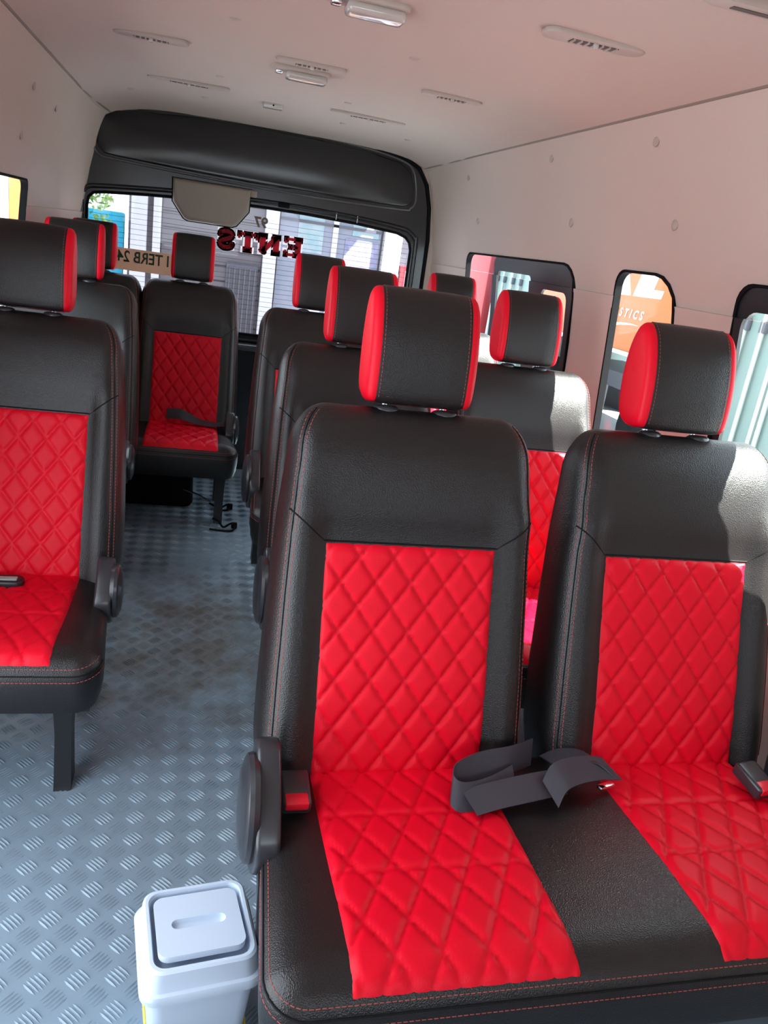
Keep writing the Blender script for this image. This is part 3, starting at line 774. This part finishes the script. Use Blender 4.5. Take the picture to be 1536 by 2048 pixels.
# buckles, belts
def buckle(x, y, z, rz, label, group='seat belt buckles'):
    e = empty('belt_buckle', (x, y, z), label, 'buckle', group)
    e.rotation_euler = (math.radians(12), 0, rz)
    obj('housing', box('housing', (0, 0, 0.020), (0.046, 0.066, 0.026), 0.006, 3), 'plastic_satin', e)
    obj('button', box('button', (0.0, -0.024, 0.0265), (0.036, 0.022, 0.015), 0.003), 'button_red', e)
    return e
buckle(0.190, 0.970, 0.327, 0.0, 'black buckle with red button beside the recliner of the nearest bench')
buckle(1.010, 0.950, 0.338, 0.15, 'black buckle with red button at the right end of the nearest bench')
def ribbon(name, path, width, th=0.0016):
    """path: list of (centre, width direction)"""
    rings = []
    for i, (c, wd) in enumerate(path):
        c = Vector(c); wd = Vector(wd).normalized() * width / 2
        a = Vector(path[max(0, i - 1)][0]); b = Vector(path[min(len(path) - 1, i + 1)][0])
        n = (b - a).cross(wd).normalized() * th / 2
        rings.append([c - wd - n, c + wd - n, c + wd + n, c - wd + n])
    return loft(name, rings, True, True, 40)
def belt_path(keys, n=8):
    cs = spline([k[0] for k in keys], n); ws = spline([k[1] for k in keys], n)
    return list(zip(cs, ws))
e = empty('seat_belt', (0.52, 0.96, 0.32), 'dark seat belt webbing folded in a loop between the two nearest seats', 'belt')
zl = 0.338
k1 = [((0.615, 1.035, zl + 0.02), (0.1, 0.5, 1)), ((0.56, 1.005, zl + 0.028), (0.1, 0.5, 1)), ((0.50, 0.99, zl + 0.028), (0, 0.55, 1)), ((0.452, 0.968, zl + 0.024), (0.1, 0.55, 0.9)), ((0.440, 0.945, zl + 0.018), (0.15, 0.6, 0.8)), ((0.458, 0.935, zl + 0.012), (0.1, 0.7, 0.7)), ((0.51, 0.95, zl + 0.010), (0, 0.75, 0.6)), ((0.56, 0.975, zl + 0.012), (0, 0.75, 0.6))]
obj('webbing', ribbon('webbing', [((c - e.location), w) for c, w in belt_path(k1)], 0.046), 'webbing', e)
k2 = [((0.462, 0.922, zl + 0.012), (0.32, -1, -0.28)), ((0.50, 0.930, zl + 0.016), (0.28, -1, -0.30)), ((0.55, 0.940, zl + 0.018), (0.22, -1, -0.35)), ((0.60, 0.952, zl + 0.017), (0.2, -1, -0.35)), ((0.64, 0.965, zl + 0.012), (0.2, -1, -0.3))]
obj('webbing', ribbon('webbing', [((c - e.location), w) for c, w in belt_path(k2)], 0.048), 'webbing', e)
e = empty('seat_belt', (0.67, 0.97, 0.32), 'dark seat belt end with sunlit ribbed webbing lying on the nearest window seat', 'belt')
k3 = [((0.640, 1.020, zl + 0.012), (0.2, -1, 0.3)), ((0.67, 1.015, zl + 0.028), (0.2, -1, 0.2)), ((0.705, 1.000, zl + 0.034), (0.25, -1, 0.1)), ((0.728, 0.975, zl + 0.026), (0.35, -1, -0.1))]
obj('webbing', ribbon('webbing', [((c - e.location), w) for c, w in belt_path(k3)], 0.046), 'webbing', e)
k4 = [((0.605, 0.930, zl + 0.016), (0.25, -1, -0.35)), ((0.625, 0.948, zl + 0.034), (0.25, -1, -0.35)), ((0.66, 0.962, zl + 0.036), (0.25, -1, -0.32)), ((0.70, 0.972, zl + 0.033), (0.28, -1, -0.3)), ((0.738, 0.975, zl + 0.028), (0.45, -1, -0.3))]
obj('webbing', ribbon('webbing', [((c - e.location), w) for c, w in belt_path(k4)], 0.050), 'webbing', e)
obj('tongue', box('tongue', (0.055, -0.022, 0.018), (0.034, 0.012, 0.008), 0.003), 'chrome', e, rot=(0, 0, 0.3))
e = empty('belt_buckle', (-0.385, 1.700, 0.322), 'flat black buckle lying at the back of the nearest left seat', 'buckle', 'seat belt buckles')
obj('housing', prism('housing', rrect(-0.045, 0.045, -0.022, 0.022, 0.016), 0.022, 'xy', 0.006, 3, 0.0), 'plastic_black', e)
obj('plate', box('plate', (0.01, -0.004, 0.0225), (0.045, 0.018, 0.004), 0.0015), 'rod_grey', e)
obj('glint', box('glint', (-0.02, -0.010, 0.023), (0.010, 0.006, 0.004), 0.001), 'chrome', e)
e = empty('seat_belt', (0.03, 3.325, 0.338), 'black belt strap crossing the rearmost bench seat', 'belt')
k5 = [((-0.13, 0.0, 0.03), (0, 0.6, 1)), ((-0.07, -0.015, 0.035), (0, 0.7, 1)), ((0.0, -0.02, 0.012), (0.1, 1, 0.4)), ((0.07, -0.03, 0.006), (0.1, 1, 0.2)), ((0.14, -0.02, 0.015), (0.1, 1, 0.3))]
obj('webbing', ribbon('webbing', belt_path(k5), 0.046), 'webbing', e)

# bin
e = empty('waste_bin', (0.055, 0.862, 0), 'pale blue white square plastic waste bin with lid on the floor', 'bin')
e.rotation_euler = (0, 0, math.radians(7)); e.scale = (1.06, 1.06, 1.0)
def brr(hx, hy, r, z): return [(a, b, z) for a, b in rrect(-hx, hx, -hy, hy, r, 6)]
obj('body', loft('body', [brr(0.058, 0.056, 0.016, 0.0), brr(0.060, 0.058, 0.018, 0.005), brr(0.071, 0.069, 0.020, 0.166)], True, True, 40), 'bin_blue', e)
obj('rim', loft('rim', [brr(0.072, 0.070, 0.020, 0.158), brr(0.079, 0.077, 0.022, 0.160), brr(0.080, 0.078, 0.022, 0.170), brr(0.078, 0.076, 0.022, 0.175), brr(0.074, 0.072, 0.021, 0.177), brr(0.072, 0.070, 0.02, 0.186), brr(0.070, 0.068, 0.02, 0.205), brr(0.067, 0.065, 0.019, 0.208), brr(0.063, 0.061, 0.017, 0.208), brr(0.0615, 0.0595, 0.017, 0.204), brr(0.0615, 0.0595, 0.017, 0.180)], True, True, 35), 'bin_blue', e)
gp = rrect(-0.036, 0.036, -0.0085, 0.0085, 0.0084, 6)
def lid_map(a, b): return (a, b, 0.0)
lid = obj('lid', sheet('lid', rrect(-0.0565, 0.0565, -0.0525, 0.0525, 0.014, 6), [gp], lid_map, (), (), -0.003), 'bin_blue', e, (0.0, 0.001, 0.2105), (math.radians(-5), 0, 0))
obj('lid_skirt', loft('lid_skirt', [brr(0.0565, 0.0525, 0.014, 0.0), brr(0.0560, 0.0520, 0.014, -0.010)], False, True, 60), 'bin_blue', lid)
gr = [(1.0, 0.0), (0.97, -0.003), (0.85, -0.0065), (0.6, -0.0085), (0.02, -0.009)]
obj('grip_groove', loft('grip_groove', [[(a * (1 - (1 - k) * 0.25), b * k, z) for a, b in gp] for k, z in gr], False, True, 60), 'bin_blue', lid)
obj('liner_edge', tube('liner_edge', [(a, b, 0.055) for a, b in rrect(-0.0655, 0.0655, -0.0635, 0.0635, 0.02)], 0.002, 5, True), 'yellow_bag', e)

# things on the floor by the rear bench
for i, (pts, lb) in enumerate((([(0.10, 3.22, 0.015), (0.13, 3.20, 0.006), (0.155, 3.185, 0.012), (0.175, 3.19, 0.022), (0.185, 3.175, 0.012), (0.165, 3.16, 0.006), (0.13, 3.17, 0.005)], 'short black cable with plug on the floor, farther of two by rear bench'),
                               ([(0.11, 2.99, 0.03), (0.135, 2.985, 0.02), (0.155, 2.955, 0.008), (0.185, 2.965, 0.022), (0.20, 2.95, 0.014), (0.185, 2.925, 0.006), (0.14, 2.925, 0.005), (0.10, 2.935, 0.005)], 'short black cable with plug on the floor, nearer of two by rear bench'))):
    o = empty('cable', (0, 0, 0), lb, 'cable', 'loose cables by the rear bench')
    obj('cord', tube('cord', spline(pts, 5), 0.0042, 6), 'rubber', o)
    q = pts[3]
    obj('plug', box('plug', (q[0] + 0.012, q[1], 0.014), (0.024, 0.018, 0.026), 0.005), 'rubber', o)
o = empty('tool_bag', (-0.17, 3.28, 0), 'dark tool bag stowed on the floor under the rear bench', 'bag')
obj('body', loft('body', [[(a, b, z) for a, b in rrect(-0.20 + i_, 0.20 - i_, -0.10 + i_, 0.10 - i_, 0.03)] for i_, z in ((0.01, 0.001), (0, 0.02), (0.004, 0.12), (0.03, 0.15))], True, True, 40), 'rubber', o)
obj('handle', tube('handle', spline([(-0.07, -0.02, 0.148), (-0.06, -0.02, 0.175), (0.06, -0.02, 0.175), (0.07, -0.02, 0.148)], 5), 0.006, 6), 'rubber', o)
o = obj('metal_rod', tube('metal_rod', [(-0.01, 3.13, 0.10), (0.05, 3.10, 0.09), (0.10, 3.06, 0.075)], 0.004, 6), 'chrome')
tag(o, 'thin shiny metal rod in the shade under the rear bench', 'rod')

# ------------------------------------------------------------------ outside
gz = -0.72
g = obj('ground', box('ground', (6, 8, gz - 0.05), (80, 80, 0.1)), 'concrete'); tag(g, 'pale grey concrete yard outside the van', 'ground', kind='structure')
XT = 4.5
t = empty('box_truck', (XT, 8.5, gz), 'orange box truck with white lettering parked beyond the right windows', 'truck')
obj('box_body', box('box_body', (1.2, 0.0, -gz + 1.55), (2.4, 3.9, 2.15), 0.03), 'truck_orange', t)
obj('lower_rail', box('lower_rail', (1.2, 0.0, -gz + 0.455), (2.38, 3.9, 0.05), 0.01), 'truck_white', t)
for y in (-1.3, 1.3):
    obj('wheel', loft('wheel', [[(x, y + r * math.cos(k * math.pi / 12), 0.42 + r * math.sin(k * math.pi / 12)) for k in range(24)] for r, x in ((0.30, 0.10), (0.40, 0.08), (0.42, 0.12), (0.42, 0.30), (0.38, 0.34))], True, True, 40), 'rubber', t)
obj('chassis', box('chassis', (1.2, 0, 0.72), (0.9, 3.9, 0.2)), 'facade_dark', t)
def truck_poly(name, pix, m_, off=0.004):
    pts = [px(u, v, 0, XT) for u, v in pix]; pts = [(p.y - 8.5, p.z - gz) for p in pts]
    obj(name, prism(name, pts, 0.004, 'yz', 0, 1, -off), m_, t)
truck_poly('letter', [(1205, 480), (1257, 484), (1262, 591), (1218, 587)], 'truck_white')
truck_poly('letter', [(1310, 490), (1345, 494), (1308, 580), (1329, 583), (1322, 599), (1266, 592)], 'truck_white')
tm = text_mesh('LOGISTICS', 0.125, shear=0.25, bold=0.003, spacing=1.7, align='RIGHT')
p = px(1284, 641, 0, XT)
obj('lettering', tm, 'truck_white', t, (-0.006, p.y - 8.5, p.z - gz), (math.pi / 2 , 0, -math.pi / 2))
sw = [px(u, v, 0, XT) for u, v in ((1215, 646), (1240, 644), (1262, 647), (1278, 653), (1262, 650), (1240, 649), (1215, 652))]
obj('swoosh', prism('swoosh', [(p.y - 8.5, p.z - gz) for p in sw], 0.004, 'yz', 0, 1, -0.005), 'truck_white', t)
c1 = empty('shipping_container', (XT + 0.2, 5.1, gz), 'pale teal container doors with locking rods at right edge of view', 'container', 'pale teal containers in the yard')
def container(e, w, rods):
    obj('body', box('body', (1.2, 0, 1.75), (2.4, w, 2.6), 0.02), 'container_teal', e)
    for yy in rods:
        obj('locking_rod', tube('locking_rod', [(-0.035, yy, 0.5), (-0.035, yy, 3.0)], 0.022, 8), 'rod_grey', e)
        obj('bracket', box('bracket', (-0.03, yy, 1.7), (0.05, 0.07, 0.10), 0.01), 'facade_dark', e)
    for yy in rods[::2]:
        obj('door_edge', box('door_edge', (-0.008, yy + 0.11, 1.75), (0.02, 0.05, 2.5)), 'rod_grey', e)
    for k in range(4):
        obj('skid', box('skid', (0.3 + 0.6 * k, 0, 0.225), (0.2, w * 0.9, 0.45)), 'facade_dark', e)
container(c1, 2.3, [0.95, 0.72, 0.42, 0.12, -0.2, -0.6])
c2 = empty('shipping_container', (XT + 0.05, 11.35, gz), 'pale teal container doors seen through the far right window', 'container', 'pale teal containers in the yard')
container(c2, 1.5, [0.55, 0.25, -0.1, -0.4])
c3 = empty('lorry', (XT, 13.6, gz), 'red lorry side seen at the far end of the right window', 'truck')
obj('body', box('body', (1.2, 0, 1.9), (2.4, 2.6, 2.4), 0.05), 'lorry_red', c3)
obj('white_stripe', box('white_stripe', (-0.004, 0.2, 1.60), (0.02, 1.0, 0.22)), 'truck_white', c3)
for y in (-0.8, 0.8):
    obj('wheel', loft('wheel', [[(x, y + r * math.cos(k * math.pi / 12), 0.40 + r * math.sin(k * math.pi / 12)) for k in range(24)] for r, x in ((0.28, 0.10), (0.38, 0.08), (0.40, 0.12), (0.40, 0.30), (0.36, 0.34))], True, True, 40), 'rubber', c3)
# building behind the van
YB = 9.0
b = empty('shop_building', (0.8, YB, gz), 'grey shop building with white pillars behind the rear window', 'building')
def bb(name, x0, x1, z0, z1, m_, y=0.0, d=0.1, parent=b):
    return obj(name, box(name, ((x0 + x1) / 2 - 0.8, y + d / 2, (z0 + z1) / 2 - gz), (x1 - x0, d, z1 - z0)), m_, parent)
bb('wall', -0.75, 2.75, gz, 3.6, 'facade_grey', 0.0, 0.4)
bb('pillar', -0.72, -0.56, gz, 3.5, 'facade_white', -0.10, 0.12)
bb('pillar', -0.50, -0.42, gz, 3.5, 'facade_white', -0.08, 0.10)
bb('pillar', 0.66, 0.80, gz, 3.5, 'facade_white', -0.12, 0.14)
bb('pillar', 1.98, 2.18, gz, 3.5, 'facade_white', -0.12, 0.14)
for z in [gz + 0.18 + 0.16 * k for k in range(20)]:
    bb('shutter_slat', -0.41, 0.65, z, z + 0.145, 'facade_grey', -0.02, 0.03)
gate = bb('gate', 0.28, 0.62, gz, 0.78, 'facade_dark', -0.06, 0.03)
for k in range(6):
    bb('gate_bar', 0.31 + 0.055 * k, 0.325 + 0.055 * k, gz + 0.1, 0.74, 'facade_grey', -0.085, 0.02)
bb('shop_window', 0.82, 1.95, -0.2, 1.9, 'shop_glass', -0.03, 0.04)
bb('poster', 1.02, 1.30, 1.0, 1.45, 'poster_teal', -0.045, 0.02)
bb('poster', 1.55, 1.93, 0.85, 1.20, 'poster_blue', -0.045, 0.02)
bb('poster', 1.62, 1.92, 1.24, 1.42, 'poster_teal', -0.045, 0.02)
bb('mullion', 1.40, 1.46, -0.2, 1.9, 'facade_white', -0.06, 0.04)
bb('transom', 0.82, 1.95, 1.30, 1.33, 'facade_dark', -0.06, 0.04)
bb('red_post', 2.21, 2.27, gz, 1.0, 'lorry_red', -0.1, 0.06)
bb('white_panel', 2.28, 2.7, gz, 0.95, 'facade_white', -0.06, 0.06)
bb('dark_doorway', 2.2, 2.7, 1.0, 2.2, 'facade_dark', -0.04, 0.05)
bb('plinth', -0.75, 2.75, gz, 0.02, 'facade_dark', -0.03, 0.05)
bb('added_awning', -0.75, 2.75, 2.75, 2.85, 'facade_white', -2.4, 2.5)  # overhang added out of view to keep the sun off the facade
pl = empty('planter_wall', (0.86, YB - 0.9, gz), 'low tan brick wall standing before the shop building', 'wall')
for r_ in range(6):
    for k in range(5):
        obj('brick', box('brick', (-0.28 + 0.13 * k + 0.04 * (r_ % 2), 0, 0.065 + 0.13 * r_), (0.12, 0.1, 0.12), 0.008), 'brick_tan', pl)
sb = empty('signboard', (-1.68, 7.2, gz), 'orange and white signboard seen through the left window', 'sign')
obj('orange_panel', box('orange_panel', (0.39, 0.0, 1.5), (0.46, 0.05, 2.9), 0.01), 'truck_orange', sb)
obj('white_panel', box('white_panel', (-0.24, 0.0, 1.5), (0.80, 0.05, 2.9), 0.01), 'truck_white', sb)
# tarpaulin and tree at the left of the rear window
tp = obj('tarpaulin', box('tarpaulin', (-1.55, YB + 0.15, 0.2), (1.5, 0.06, 1.85), 0.02), 'tarp_blue'); tag(tp, 'bright blue tarpaulin screen left of the shop building', 'tarpaulin')
te = empty('tree', (-1.75, YB - 0.75, gz), 'leafy green tree standing before the blue tarpaulin', 'tree')
obj('trunk', tube('trunk', [(0, 0, 0), (0.02, 0.02, 1.0), (-0.05, 0.0, 2.4)], [0.07, 0.06, 0.04], 8), 'bark', te)
for nm, m_, seed in (('foliage', 'leaf', 1), ('foliage', 'leaf_light', 2)):
    rnd = random.Random(seed); V, Fc = [], []
    for k in range(1500):
        c = Vector((rnd.gauss(0.1, 0.42), rnd.gauss(0, 0.28), 2.15 + rnd.gauss(0, 0.33)))
        c.x = max(-0.8, min(0.85, c.x)); c.y = max(-0.7, min(0.7, c.y))
        if c.z < 1.55: c.z = 1.55 + abs(rnd.gauss(0, 0.2))
        a = Vector((rnd.gauss(0, 1), rnd.gauss(0, 1), rnd.gauss(0, 1))).normalized()
        q = a.orthogonal().normalized(); s = 0.030 + 0.02 * rnd.random(); kk = len(V)
        V += [c - a * s, c + q * s * 0.45 + Vector((0, 0, 0.008)), c + a * s, c - q * s * 0.45 + Vector((0, 0, 0.008))]
        Fc.append((kk, kk + 1, kk + 2, kk + 3))
    obj(nm, mk(nm, V, Fc), m_, te, kind='stuff')
